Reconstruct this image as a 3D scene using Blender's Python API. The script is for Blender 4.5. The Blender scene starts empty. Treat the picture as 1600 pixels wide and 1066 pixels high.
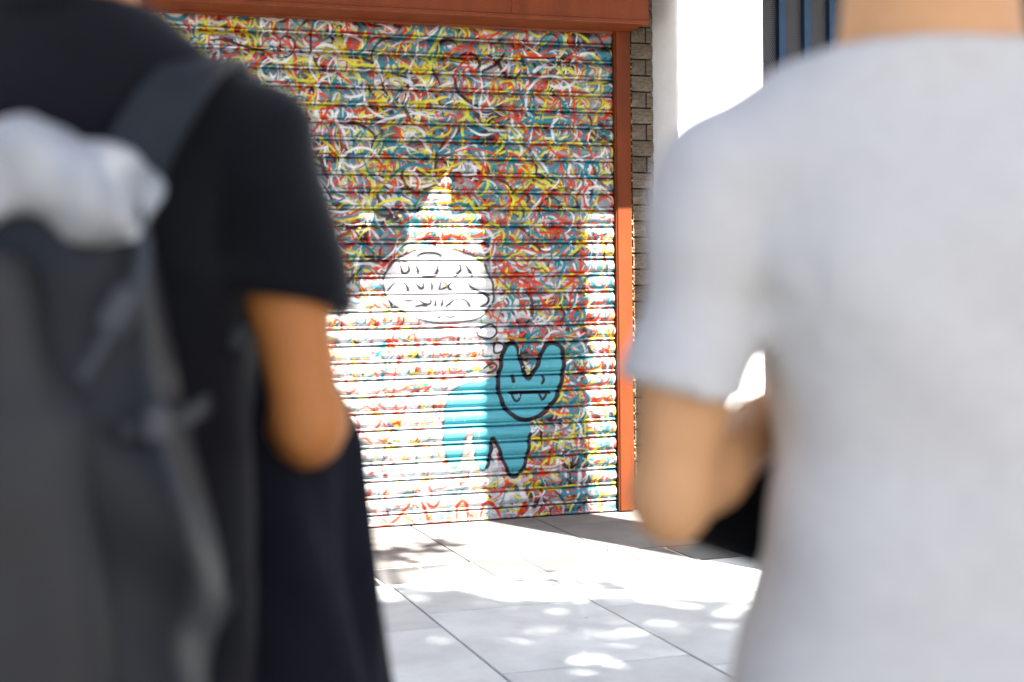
import bpy, math, random
import numpy as np
from mathutils import Vector, Matrix

# ------------------------------------------------------------------ camera
sc = bpy.context.scene
YAW, PITCH, ROLL = math.radians(18.5), -math.atan(77 / 2222.2), 0.0135
CAM = Vector((0, 0, 1.3))
FW = Vector((math.sin(YAW) * math.cos(PITCH), math.cos(YAW) * math.cos(PITCH), math.sin(PITCH)))
R0 = Vector((math.cos(YAW), -math.sin(YAW), 0)); U0 = R0.cross(FW)
RT = math.cos(ROLL) * R0 - math.sin(ROLL) * U0
UP = math.sin(ROLL) * R0 + math.cos(ROLL) * U0
cd = bpy.data.cameras.new('camera'); cam = bpy.data.objects.new('camera', cd); sc.collection.objects.link(cam)
cam.matrix_world = Matrix(((RT.x, UP.x, -FW.x, CAM.x), (RT.y, UP.y, -FW.y, CAM.y), (RT.z, UP.z, -FW.z, CAM.z), (0, 0, 0, 1)))
cd.lens = 50; cd.sensor_width = 36; cd.sensor_fit = 'HORIZONTAL'; cd.clip_start = 0.05; cd.clip_end = 2000
cd.dof.use_dof = True; cd.dof.focus_distance = 8.15; cd.dof.aperture_fstop = 2.8
sc.camera = cam
# ------------------------------------------------------------------ sky, sun, exposure
SAZ = (0.372, -0.928); TE = 1.45; SEL = math.atan(TE)
w = bpy.data.worlds.new('World'); sc.world = w; w.use_nodes = True
nt = w.node_tree; sky = nt.nodes.new('ShaderNodeTexSky'); sky.sky_type = 'NISHITA'; sky.sun_disc = False
sky.sun_elevation = SEL; sky.sun_rotation = math.atan2(SAZ[0], SAZ[1]); sky.air_density = 0.5; sky.dust_density = 2.0; sky.ozone_density = 1.0
nt.links.new(sky.outputs[0], nt.nodes['Background'].inputs[0]); nt.nodes['Background'].inputs[1].default_value = 0.05
sl = bpy.data.lights.new('sun', 'SUN'); sl.energy = 5.0; sl.angle = math.radians(0.5); sl.color = (1.0, 0.96, 0.9)
so = bpy.data.objects.new('sun', sl); sc.collection.objects.link(so); so.location = (4, -10, 30)
sv = Vector((SAZ[0] * math.cos(SEL), SAZ[1] * math.cos(SEL), math.sin(SEL)))
so.rotation_euler = sv.to_track_quat('Z', 'Y').to_euler()
sc.view_settings.view_transform = 'Standard'; sc.view_settings.look = 'None'; sc.view_settings.gamma = 1
sc.view_settings.use_curve_mapping = False; sc.view_settings.exposure = 2.98
sc.render.engine = 'CYCLES'
sc.cycles.use_denoising = True; sc.cycles.max_bounces = 8; sc.cycles.diffuse_bounces = 5; sc.cycles.caustics_reflective = False; sc.cycles.caustics_refractive = False
sc.cycles.sample_clamp_indirect = 8

# ------------------------------------------------------------------ helpers
rng = np.random.default_rng(7); random.seed(7)
COL = sc.collection
def link(o, parent=None):
    COL.objects.link(o)
    if parent is not None: o.parent = parent
    return o
def tag(o, label=None, cat=None, group=None, kind=None):
    if label: o['label'] = label
    if cat: o['category'] = cat
    if group: o['group'] = group
    if kind: o['kind'] = kind
    return o
def empty(name, loc=(0, 0, 0), rz=0):
    o = bpy.data.objects.new(name, None); o.location = loc; o.rotation_euler = (0, 0, rz); o.empty_display_size = 0.1
    return link(o)
def mesh_obj(name, V, F, mat, parent=None, smooth=False, loc=None):
    me = bpy.data.meshes.new(name); me.from_pydata([tuple(map(float, v)) for v in V], [], [tuple(map(int, f)) for f in F])
    me.materials.append(mat); me.update()
    if smooth: me.polygons.foreach_set('use_smooth', [True] * len(me.polygons))
    o = bpy.data.objects.new(name, me)
    if loc is not None: o.location = loc
    return link(o, parent)
def np_mesh(name, V, Q, mat, parent=None, smooth=True):
    V = np.asarray(V, np.float32); Q = np.asarray(Q, np.int32)
    me = bpy.data.meshes.new(name); me.vertices.add(len(V)); me.vertices.foreach_set('co', V.ravel())
    n = Q.shape[1]; me.loops.add(Q.size); me.loops.foreach_set('vertex_index', Q.ravel())
    me.polygons.add(len(Q)); me.polygons.foreach_set('loop_start', np.arange(0, Q.size, n, dtype=np.int32))
    me.polygons.foreach_set('use_smooth', np.full(len(Q), smooth)); me.update(calc_edges=True)
    me.materials.append(mat); o = bpy.data.objects.new(name, me)
    return link(o, parent)
class MB:
    def __init__(s): s.V = []; s.F = []
    def add(s, V, F):
        b = len(s.V); s.V += [tuple(v) for v in V]; s.F += [tuple(i + b for i in f) for f in F]; return s
    def box(s, x0, x1, y0, y1, z0, z1, c=0.0):
        """box with edges chamfered by c"""
        if c <= 0:
            return s.add([(x0, y0, z0), (x1, y0, z0), (x1, y1, z0), (x0, y1, z0), (x0, y0, z1), (x1, y0, z1), (x1, y1, z1), (x0, y1, z1)],
                  [(0, 3, 2, 1), (4, 5, 6, 7), (0, 1, 5, 4), (1, 2, 6, 5), (2, 3, 7, 6), (3, 0, 4, 7)])
        V = []; idx = {}
        X, Y, Z = (x0, x1), (y0, y1), (z0, z1)
        for i in (0, 1):
            for j in (0, 1):
                for k in (0, 1):
                    sx, sy, sz = (1, -1)[i], (1, -1)[j], (1, -1)[k]
                    for a in range(3):
                        p = [X[i] + sx * c, Y[j] + sy * c, Z[k] + sz * c]
                        p[a] -= (sx, sy, sz)[a] * c
                        idx[i, j, k, a] = len(V); V.append(tuple(p))
        F = []
        for a in range(3):
            for v in (0, 1):
                def key(p, q):
                    t = [0, 0, 0]; t[a] = v; t[(a + 1) % 3] = p; t[(a + 2) % 3] = q; return idx[t[0], t[1], t[2], a]
                f = [key(0, 0), key(1, 0), key(1, 1), key(0, 1)]
                F.append(f if v else f[::-1])
        for a in range(3):
            b, d = (a + 1) % 3, (a + 2) % 3
            for p in (0, 1):
                for q in (0, 1):
                    def key2(v, ax):
                        t = [0, 0, 0]; t[a] = v; t[b] = p; t[d] = q; return idx[t[0], t[1], t[2], ax]
                    f = [key2(0, b), key2(1, b), key2(1, d), key2(0, d)]
                    F.append(f if (p + q) % 2 == 1 else f[::-1])
        for i in (0, 1):
            for j in (0, 1):
                for k in (0, 1):
                    f = [idx[i, j, k, 0], idx[i, j, k, 1], idx[i, j, k, 2]]
                    F.append(f if (i + j + k) % 2 == 1 else f[::-1])
        return s.add(V, F)
    def tube(s, pts, rad, n=10):
        pts = [Vector(p) for p in pts]; base = len(s.V)
        if not hasattr(rad, '__len__'): rad = [rad] * len(pts)
        for i, p in enumerate(pts):
            t = (pts[min(i + 1, len(pts) - 1)] - pts[max(i - 1, 0)]).normalized()
            a = t.orthogonal().normalized() if i == 0 else (a - t * a.dot(t)).normalized()
            b = t.cross(a)
            for k in range(n):
                g = 2 * math.pi * k / n
                s.V.append(tuple(p + (a * math.cos(g) + b * math.sin(g)) * rad[i]))
        for i in range(len(pts) - 1):
            for k in range(n):
                k2 = (k + 1) % n
                s.F.append((base + i * n + k, base + i * n + k2, base + (i + 1) * n + k2, base + (i + 1) * n + k))
        s.F.append(tuple(base + k for k in range(n))[::-1]); s.F.append(tuple(base + (len(pts) - 1) * n + k for k in range(n)))
        return s
    def build(s, name, mat, parent=None, smooth=False, loc=None): return mesh_obj(name, s.V, s.F, mat, parent, smooth, loc)

# ------------------------------------------------------------------ materials
def mat(name, col, rough=0.6, var=0.12, scale=6.0, bump=0.0, bscale=60.0, col2=None, spec=0.4, metal=0.0, rand=0.0, fine=0.0, sss=0.0, stretch=(1, 1, 1), sheen=0.0, detail=8):
    m = bpy.data.materials.new(name); m.use_nodes = True; n = m.node_tree.nodes; l = m.node_tree.links
    b = n['Principled BSDF']; b.inputs['Roughness'].default_value = rough; b.inputs['Specular IOR Level'].default_value = spec
    b.inputs['Metallic'].default_value = metal
    if sss: 
        b.inputs['Subsurface Weight'].default_value = sss; b.inputs['Subsurface Radius'].default_value = (0.02, 0.008, 0.004); b.inputs['Subsurface Scale'].default_value = 0.3
    if sheen: b.inputs['Sheen Weight'].default_value = sheen
    tc = n.new('ShaderNodeTexCoord'); mp = n.new('ShaderNodeMapping'); mp.inputs['Scale'].default_value = stretch
    l.new(tc.outputs['Object'], mp.inputs[0])
    ns = n.new('ShaderNodeTexNoise'); ns.inputs['Scale'].default_value = scale; ns.inputs['Detail'].default_value = detail; ns.inputs['Roughness'].default_value = 0.6
    l.new(mp.outputs[0], ns.inputs['Vector'])
    c2 = col2 or tuple(c * (1 - var) for c in col); c1 = tuple(min(1, c * (1 + var)) for c in col)
    rp = n.new('ShaderNodeValToRGB'); rp.color_ramp.elements[0].position = 0.32; rp.color_ramp.elements[1].position = 0.68
    rp.color_ramp.elements[0].color = (*c2, 1); rp.color_ramp.elements[1].color = (*c1, 1)
    l.new(ns.outputs['Fac'], rp.inputs[0]); out = rp.outputs[0]
    if fine:
        n2 = n.new('ShaderNodeTexNoise'); n2.inputs['Scale'].default_value = bscale * 2.5; n2.inputs['Detail'].default_value = 3
        l.new(mp.outputs[0], n2.inputs['Vector'])
        mr = n.new('ShaderNodeMapRange'); mr.inputs['From Min'].default_value = 0.3; mr.inputs['From Max'].default_value = 0.7
        mr.inputs['To Min'].default_value = 1 - fine; mr.inputs['To Max'].default_value = 1 + fine
        l.new(n2.outputs['Fac'], mr.inputs[0])
        mx = n.new('ShaderNodeVectorMath'); mx.operation = 'SCALE'; l.new(out, mx.inputs[0]); l.new(mr.outputs[0], mx.inputs['Scale']); out = mx.outputs[0]
    if rand:
        oi = n.new('ShaderNodeObjectInfo'); mr = n.new('ShaderNodeMapRange'); mr.inputs['To Min'].default_value = 1 - rand; mr.inputs['To Max'].default_value = 1 + rand
        l.new(oi.outputs['Random'], mr.inputs[0])
        mx = n.new('ShaderNodeVectorMath'); mx.operation = 'SCALE'; l.new(out, mx.inputs[0]); l.new(mr.outputs[0], mx.inputs['Scale']); out = mx.outputs[0]
    l.new(out, b.inputs['Base Color'])
    if bump:
        n3 = n.new('ShaderNodeTexNoise'); n3.inputs['Scale'].default_value = bscale; n3.inputs['Detail'].default_value = 6
        l.new(mp.outputs[0], n3.inputs['Vector'])
        bp = n.new('ShaderNodeBump'); bp.inputs['Strength'].default_value = bump; bp.inputs['Distance'].default_value = 0.01
        l.new(n3.outputs['Fac'], bp.inputs['Height']); l.new(bp.outputs[0], b.inputs['Normal'])
    return m
M = {}
M['rust'] = mat('orange_brown_paint', (0.145, 0.030, 0.007), 0.55, 0.2, 7, 0.08, 90, spec=0.18, fine=0.08, stretch=(1, 1, 0.25))
M['brick'] = mat('rough_brown_brick', (0.17, 0.13, 0.09), 0.9, 0.3, 30, 0.9, 45, rand=0.15, fine=0.3, stretch=(0.35, 1, 1.6))
M['mortar'] = mat('dark_mortar', (0.13, 0.104, 0.078), 0.95, 0.25, 25, 0.4, 120)
M['foam'] = mat('sealant_foam', (0.42, 0.30, 0.12), 0.9, 0.3, 40, 0.5, 120)
M['plaster'] = mat('white_plaster', (0.87, 0.89, 0.875), 0.7, 0.04, 4, 0.25, 40, fine=0.03)
M['slab'] = mat('concrete_slab', (0.45, 0.475, 0.465), 0.85, 0.17, 2.6, 0.2, 140, rand=0.09, fine=0.14)
M['band'] = mat('small_paver', (0.090, 0.086, 0.083), 0.9, 0.12, 6, 0.25, 160, rand=0.12, fine=0.22)
M['far'] = mat('dark_paving', (0.155, 0.143, 0.132), 0.9, 0.2, 3, 0.4, 120, rand=0.06, fine=0.3)
M['bed'] = mat('joint_bed', (0.07, 0.062, 0.058), 0.95, 0.3, 30)
M['lightbed'] = mat('pale_mortar', (0.55, 0.53, 0.50), 0.95, 0.12, 30)
M['ground'] = mat('pale_asphalt', (0.15, 0.142, 0.132), 0.92, 0.15, 1.5, 0.2, 90, fine=0.15)
M['blue'] = mat('navy_painted_steel', (0.006, 0.028, 0.068), 0.45, 0.12, 5)
M['dark'] = mat('black_void', (0.012, 0.012, 0.014), 0.9)
M['pylon'] = mat('charcoal_painted_steel', (0.03, 0.032, 0.037), 0.5, 0.15, 3, 0.05, 60)
M['facade'] = mat('brown_brick_wall', (0.22, 0.18, 0.14), 0.9, 0.2, 8, 0.4, 40)
M['bark'] = mat('bark', (0.13, 0.10, 0.075), 0.95, 0.35, 9, 0.9, 30, stretch=(1, 1, 0.25))
M['leaf'] = mat('leaf', (0.055, 0.10, 0.03), 0.55, 0.35, 1.2)
M['skin_l'] = mat('tan_skin', (0.50, 0.185, 0.045), 0.6, 0.10, 14, 0.15, 200, sss=0.12)
M['skin_r'] = mat('light_skin', (0.66, 0.35, 0.155), 0.6, 0.09, 14, 0.15, 200, sss=0.12)
M['tee_grey'] = mat('grey_marl_cotton', (0.59, 0.58, 0.54), 0.95, 0.04, 60, 0.15, 400, fine=0.05, sheen=0.1)
M['tee_black'] = mat('black_cotton', (0.005, 0.0055, 0.0075), 0.9, 0.1, 40, 0.15, 400, spec=0.12, sheen=0.12)
M['jeans'] = mat('dark_denim', (0.03, 0.04, 0.065), 0.9, 0.2, 20, 0.2, 300)
M['hair'] = mat('dark_hair', (0.012, 0.009, 0.007), 0.45, 0.3, 60, 0.6, 120)
M['shoe'] = mat('black_shoe', (0.02, 0.02, 0.022), 0.6)
M['sole'] = mat('pale_rubber', (0.6, 0.6, 0.58), 0.8)
M['eye'] = mat('eye_white', (0.75, 0.73, 0.70), 0.2)
M['bag'] = mat('charcoal_nylon', (0.028, 0.028, 0.0275), 0.5, 0.15, 7, 0.15, 250, spec=0.25)
M['bag_side'] = mat('slate_nylon', (0.0065, 0.0085, 0.0105), 0.45, 0.15, 7, 0.15, 250, spec=0.25)
M['lid'] = mat('pale_grey_coated_nylon', (0.37, 0.385, 0.385), 0.33, 0.16, 9, 0.1, 200)
M['strap'] = mat('slate_webbing', (0.020, 0.024, 0.027), 0.6, 0.12, 30, 0.3, 300, spec=0.2)
M['buckle'] = mat('grey_plastic', (0.04, 0.045, 0.05), 0.45)
M['jacket'] = mat('black_jacket_cloth', (0.009, 0.010, 0.015), 0.85, 0.15, 20, 0.2, 250, spec=0.1)
M['phone'] = mat('black_glass', (0.004, 0.005, 0.007), 0.3, 0.05, 5, spec=0.2)
M['phone_case'] = mat('dark_case', (0.008, 0.009, 0.011), 0.6, spec=0.2)

# perforated sheet: staggered round holes a few millimetres wide, far below what could be picked apart
def perforated():
    m = bpy.data.materials.new('perforated_steel'); m.use_nodes = True; n = m.node_tree.nodes; l = m.node_tree.links; b = n['Principled BSDF']
    tc = n.new('ShaderNodeTexCoord'); sp = n.new('ShaderNodeSeparateXYZ'); l.new(tc.outputs['Object'], sp.inputs[0])
    def mth(op, a, bb=None):
        k = n.new('ShaderNodeMath'); k.operation = op
        for i, v in enumerate((a, bb)):
            if v is None: continue
            if isinstance(v, (int, float)): k.inputs[i].default_value = v
            else: l.new(v, k.inputs[i])
        return k.outputs[0]
    P = 0.0145; H = P * 0.866
    def dots(ox, oz):
        u = mth('SUBTRACT', mth('FLOORED_MODULO', mth('ADD', sp.outputs[0], ox), P), P / 2)
        v = mth('SUBTRACT', mth('FLOORED_MODULO', mth('ADD', sp.outputs[2], oz), 2 * H), H)
        return mth('SQRT', mth('ADD', mth('MULTIPLY', u, u), mth('MULTIPLY', v, v)))
    d = mth('MINIMUM', dots(0, 0), dots(P / 2, H))
    hole = mth('LESS_THAN', d, P * 0.31)
    mx = n.new('ShaderNodeMix'); mx.data_type = 'RGBA'; l.new(hole, mx.inputs[0])
    mx.inputs[6].default_value = (0.042, 0.038, 0.042, 1); mx.inputs[7].default_value = (0.002, 0.002, 0.004, 1)
    l.new(mx.outputs[2], b.inputs['Base Color']); b.inputs['Roughness'].default_value = 0.55
    bp = n.new('ShaderNodeBump'); bp.invert = True; bp.inputs['Distance'].default_value = 0.003; l.new(hole, bp.inputs['Height']); l.new(bp.outputs[0], b.inputs['Normal'])
    return m
M['perf'] = perforated()

def painted():
    m = bpy.data.materials.new('spray_painted_steel'); m.use_nodes = True; n = m.node_tree.nodes; l = m.node_tree.links; b = n['Principled BSDF']
    at = n.new('ShaderNodeVertexColor'); at.layer_name = 'paint'
    tc = n.new('ShaderNodeTexCoord'); mp = n.new('ShaderNodeMapping'); mp.inputs['Scale'].default_value = (0.6, 1, 9); l.new(tc.outputs['Object'], mp.inputs[0])
    ns = n.new('ShaderNodeTexNoise'); ns.inputs['Scale'].default_value = 9; ns.inputs['Detail'].default_value = 7; l.new(mp.outputs[0], ns.inputs['Vector'])
    mr = n.new('ShaderNodeMapRange'); mr.inputs['From Min'].default_value = 0.3; mr.inputs['From Max'].default_value = 0.7; mr.inputs['To Min'].default_value = 0.78; mr.inputs['To Max'].default_value = 1.06
    l.new(ns.outputs['Fac'], mr.inputs[0]); v = n.new('ShaderNodeVectorMath'); v.operation = 'SCALE'; l.new(at.outputs['Color'], v.inputs[0]); l.new(mr.outputs[0], v.inputs['Scale'])
    l.new(v.outputs[0], b.inputs['Base Color']); b.inputs['Roughness'].default_value = 0.42; b.inputs['Specular IOR Level'].default_value = 0.22
    n2 = n.new('ShaderNodeTexNoise'); n2.inputs['Scale'].default_value = 14; n2.inputs['Detail'].default_value = 4; l.new(tc.outputs['Object'], n2.inputs['Vector'])
    bp = n.new('ShaderNodeBump'); bp.inputs['Strength'].default_value = 0.12; bp.inputs['Distance'].default_value = 0.01; l.new(n2.outputs['Fac'], bp.inputs['Height']); l.new(bp.outputs[0], b.inputs['Normal'])
    return m
M['paint'] = painted()
def spots(m, scale, size, dark):
    """chewing-gum marks and drips: small round dark spots, few per slab"""
    n = m.node_tree.nodes; l = m.node_tree.links; b = n['Principled BSDF']; src = b.inputs['Base Color'].links[0].from_socket
    gm = n.new('ShaderNodeNewGeometry'); v = n.new('ShaderNodeTexVoronoi'); v.inputs['Scale'].default_value = scale; l.new(gm.outputs['Position'], v.inputs['Vector'])
    nz = n.new('ShaderNodeTexNoise'); nz.inputs['Scale'].default_value = 30; l.new(gm.outputs['Position'], nz.inputs['Vector'])
    sp = n.new('ShaderNodeSeparateColor'); l.new(v.outputs['Color'], sp.inputs[0])
    r = n.new('ShaderNodeMath'); r.operation = 'MULTIPLY'; l.new(sp.outputs[0], r.inputs[0]); l.new(nz.outputs['Fac'], r.inputs[1])
    r2 = n.new('ShaderNodeMath'); r2.operation = 'MULTIPLY'; l.new(r.outputs[0], r2.inputs[0]); r2.inputs[1].default_value = size
    mr = n.new('ShaderNodeMath'); mr.operation = 'LESS_THAN'; l.new(v.outputs['Distance'], mr.inputs[0]); l.new(r2.outputs[0], mr.inputs[1])
    f = n.new('ShaderNodeMath'); f.operation = 'MULTIPLY'; l.new(mr.outputs[0], f.inputs[0]); f.inputs[1].default_value = 0.55
    mx = n.new('ShaderNodeMix'); mx.data_type = 'RGBA'; l.new(f.outputs[0], mx.inputs[0]); l.new(src, mx.inputs[6]); mx.inputs[7].default_value = (*dark, 1); l.new(mx.outputs[2], b.inputs['Base Color'])
spots(M['slab'], 3.2, 0.14, (0.16, 0.155, 0.15)); spots(M['far'], 5, 0.16, (0.05, 0.045, 0.04))
M['webbing'] = mat('grey_webbing', (0.06, 0.066, 0.072), 0.6, 0.12, 30, 0.3, 300, spec=0.2)

# ------------------------------------------------------------------ ground and paving
WY = 7.70                                    # plane of the shop front
g = mesh_obj('ground', [(-300, -300, -0.05), (300, -300, -0.05), (300, 300, -0.05), (-300, 300, -0.05)], [(0, 1, 2, 3)], M['ground']); tag(g, kind='structure')
pv = mesh_obj('pavement', [(-3, 1.0, -0.022), (8, 1.0, -0.022), (8, 8.6, -0.022), (-3, 8.6, -0.022)], [(0, 1, 2, 3)], M['bed']); tag(pv, kind='structure')
MB().box(-3, 7.9, 6.15, 6.555, -0.018, -0.005).build('mortar_bed', M['lightbed'], pv)
def slab(x0, x1, y0, y1, m, gap=0.004, name='slab'):
    cx, cy = (x0 + x1) / 2, (y0 + y1) / 2
    o = MB().box(x0 + gap - cx, x1 - gap - cx, y0 + gap - cy, y1 - gap - cy, -0.02, 0, 0.0025).build(name, M[m], pv)
    o.location = (cx, cy, random.uniform(-0.0012, 0.0012)); o.rotation_euler = (random.uniform(-1, 1) * 0.0012, random.uniform(-1, 1) * 0.0012, random.uniform(-1, 1) * 0.0015)
for c in range(-4, 8):
    xa = 1.472 + 0.71 * c; ph = {0: 4.565, -1: 5.30, 1: 4.41, 2: 4.9}.get(c, random.uniform(4.1, 5.1))
    ys = [ph + 0.975 * k for k in range(-5, 4)]
    ys = [y for y in ys if 1.3 < y < 6.0] + [6.145]
    for a, b in zip(ys[:-1], ys[1:]):
        if b - a > 0.1: slab(xa, xa + 0.71, a, b, 'slab', 0.0035)
for c in range(-14, 18):
    xa = 1.702 + 0.2565 * c
    if -2 < xa < 5.8: slab(xa, xa + 0.2565, 6.165, 6.54, 'band', 0.008, 'paver')
for c in range(-4, 6):
    xa = 1.962 + 0.727 * c
    ym = {0: 7.20, 1: 7.385, -1: 7.31}.get(c, 7.3)
    slab(xa, xa + 0.727, 6.56, ym, 'far', 0.004); slab(xa, xa + 0.727, ym, 8.5 if xa > 3.9 else 7.78, 'far', 0.004)

# ------------------------------------------------------------------ shop front with brickwork
shop = empty('shop_building', (1, 8.2, 0))
shop.location = (0, 0, 0)
tag(shop, 'brown rough brick shop front around the graffiti covered roller shutter', 'building')
mb = MB(); mb.box(3.325, 4.15, 7.745, 7.95, 0, 6.2); mb.box(-6, -1.05, 7.745, 7.95, 0, 6.2); mb.box(-1.05, 3.325, 7.78, 7.95, 2.9, 6.2); mb.box(-1.05, 3.325, 7.86, 7.95, 0, 2.9)
mb.build('wall', M['mortar'], shop)
MB().box(-6, 3.47, 7.36, 7.745, 3.0605, 6.2).build('upper_wall', M['facade'], shop)
MB().box(-6, -1.08, 7.70, 7.745, 0, 3.06).build('side_wall', M['facade'], shop)
PB = [(-6, 6.84), (2.355, 6.84), (2.40, 6.885), (2.415, 6.93), (2.455, 6.945), (2.478, 7.0), (2.50, 6.985), (2.545, 6.90), (2.56, 6.84), (3.684, 6.84), (3.684, 7.3605), (-6, 7.3605)]
n = len(PB); V = [(x, y, 3.06) for x, y in PB] + [(x, y, 3.16) for x, y in PB]
mesh_obj('ledge', V, [tuple(range(n - 1, -1, -1)), tuple(range(n, 2 * n))] + [(i, (i + 1) % n, (i + 1) % n + n, i + n) for i in range(n)], M['plaster'], shop)
ch = 0.0945
for k in range(33):
    z0 = 0.004 + k * ch
    if z0 + ch > 3.058: continue
    xs = [3.335, 3.432, 3.72] if k % 2 else [3.335, 3.60]
    for a, b in zip(xs[:-1], xs[1:]):
        dy = random.uniform(0, 0.004); cx, cz = (a + b) / 2, z0 + ch / 2
        nx, nz = 4, 3; hx, hz = (b - a) / 2 - 0.005, ch / 2 - 0.005
        V = []; F = []
        for j in range(nz + 1):
            for i in range(nx + 1):
                e = 0.006 if i in (0, nx) or j in (0, nz) else random.uniform(-0.005, 0.003)
                V.append((-hx + 2 * hx * i / nx, e, -hz + 2 * hz * j / nz))
        for j in range(nz):
            for i in range(nx):
                q = j * (nx + 1) + i; F.append((q, q + 1, q + nx + 2, q + nx + 1))
        ring = [i for i in range(nx + 1)] + [j * (nx + 1) + nx for j in range(1, nz + 1)] + [nz * (nx + 1) + i for i in range(nx - 1, -1, -1)] + [j * (nx + 1) for j in range(nz - 1, 0, -1)]
        n0 = len(V); V += [(V[r][0], 0.05, V[r][2]) for r in ring]
        for q in range(len(ring)): F.append((ring[(q + 1) % len(ring)], ring[q], n0 + q, n0 + (q + 1) % len(ring)))
        mesh_obj('brick', V, F, M['brick'], shop, loc=(cx, WY + 0.004 + dy, cz))
# crumbling foam in the gap beside the post
mb = MB(); z = 0.3
while z < 2.74:
    r = random.uniform(0.003, 0.008)
    if random.random() < 0.75: mb.tube([(3.326 + random.uniform(-.003, .004), WY - 0.004 + random.uniform(-.004, .006), z), (3.327 + random.uniform(-.004, .005), WY - 0.002, z + r), (3.325, WY, z + 2.2 * r)], [r * .5, r, r * .45], 6)
    z += random.uniform(0.012, 0.04)
tag(mb.build('sealant', M['foam'], shop, True), kind='stuff')

# ------------------------------------------------------------------ white plastered pillar
pil = empty('white_pillar', (0, 0, 0)); tag(pil, 'broad white plastered pillar between brown brick strip and navy metal screen', 'pillar')
nz = 70; V = []; F = []
prof = []
for k in range(nz + 1):
    z = 4.2 * k / nz
    q = lambda s: 0.0035 * math.sin(z * 9 * s + s) + 0.002 * math.sin(z * 31 + 3 * s) + random.uniform(-.0012, .0012)
    V += [(3.474, 7.75, z), (3.474, 7.392 + q(1), z), (3.480 + q(2) * .5, 7.377 + q(3) * .4, z), (3.496 + q(4), 7.37, z), (4.012, 7.37, z), (4.02, 7.378, z), (4.02, 8.45, z)]
for k in range(nz):
    for i in range(6): a = k * 7 + i; F.append((a, a + 1, a + 8, a + 7))
F.append(tuple(nz * 7 + i for i in range(7)))
mesh_obj('shaft', V, F, M['plaster'], pil)
MB().box(3.478, 4.016, 7.362, 7.369, 0.002, 0.14, 0.002).build('skirting', M['plaster'], pil)

# ------------------------------------------------------------------ navy metal screen in the recess to the right
scr = empty('metal_screen', (0, 0, 0)); tag(scr, 'navy framed screen of dark perforated metal panels beside the white pillar', 'screen')
xm = [4.504 + 0.1826 * i for i in range(-1, 17)]
for i, x in enumerate(xm):
    MB().box(x, x + 0.052, 8.05, 8.11, 0.06, 3.2, 0.003).build('mullion', M['blue'], scr)
    if i < len(xm) - 1:
        o = MB().box(-0.063, 0.063, -0.002, 0.002, -1.55, 1.55).build('panel', M['perf'], scr); o.location = (x + 0.1173, 8.09, 1.63)
        for zz in (1.2, 2.58): MB().tube([(x + 0.008, 8.051, zz), (x + 0.008, 8.046, zz)], 0.005, 8).build('bolt', M['buckle'], scr)
MB().box(4.03, 7.6, 8.045, 8.115, 0.002, 0.06, 0.003).build('bottom_rail', M['blue'], scr)
nb = empty('neighbour_building', (0, 0, 0)); tag(nb, 'white rendered lintel and wall above the navy metal screen', 'building')
MB().box(4.021, 7.6, 7.34, 8.45, 3.22, 6.2, 0.01).build('wall', M['plaster'], nb)
MB().box(7.61, 8.4, 7.34, 8.45, 0.002, 3.218, 0.01).build('side_wall', M['plaster'], nb)
MB().box(4.021, 7.6, 8.35, 8.45, 0.002, 3.2).build('back_wall', M['dark'], nb)

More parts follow.
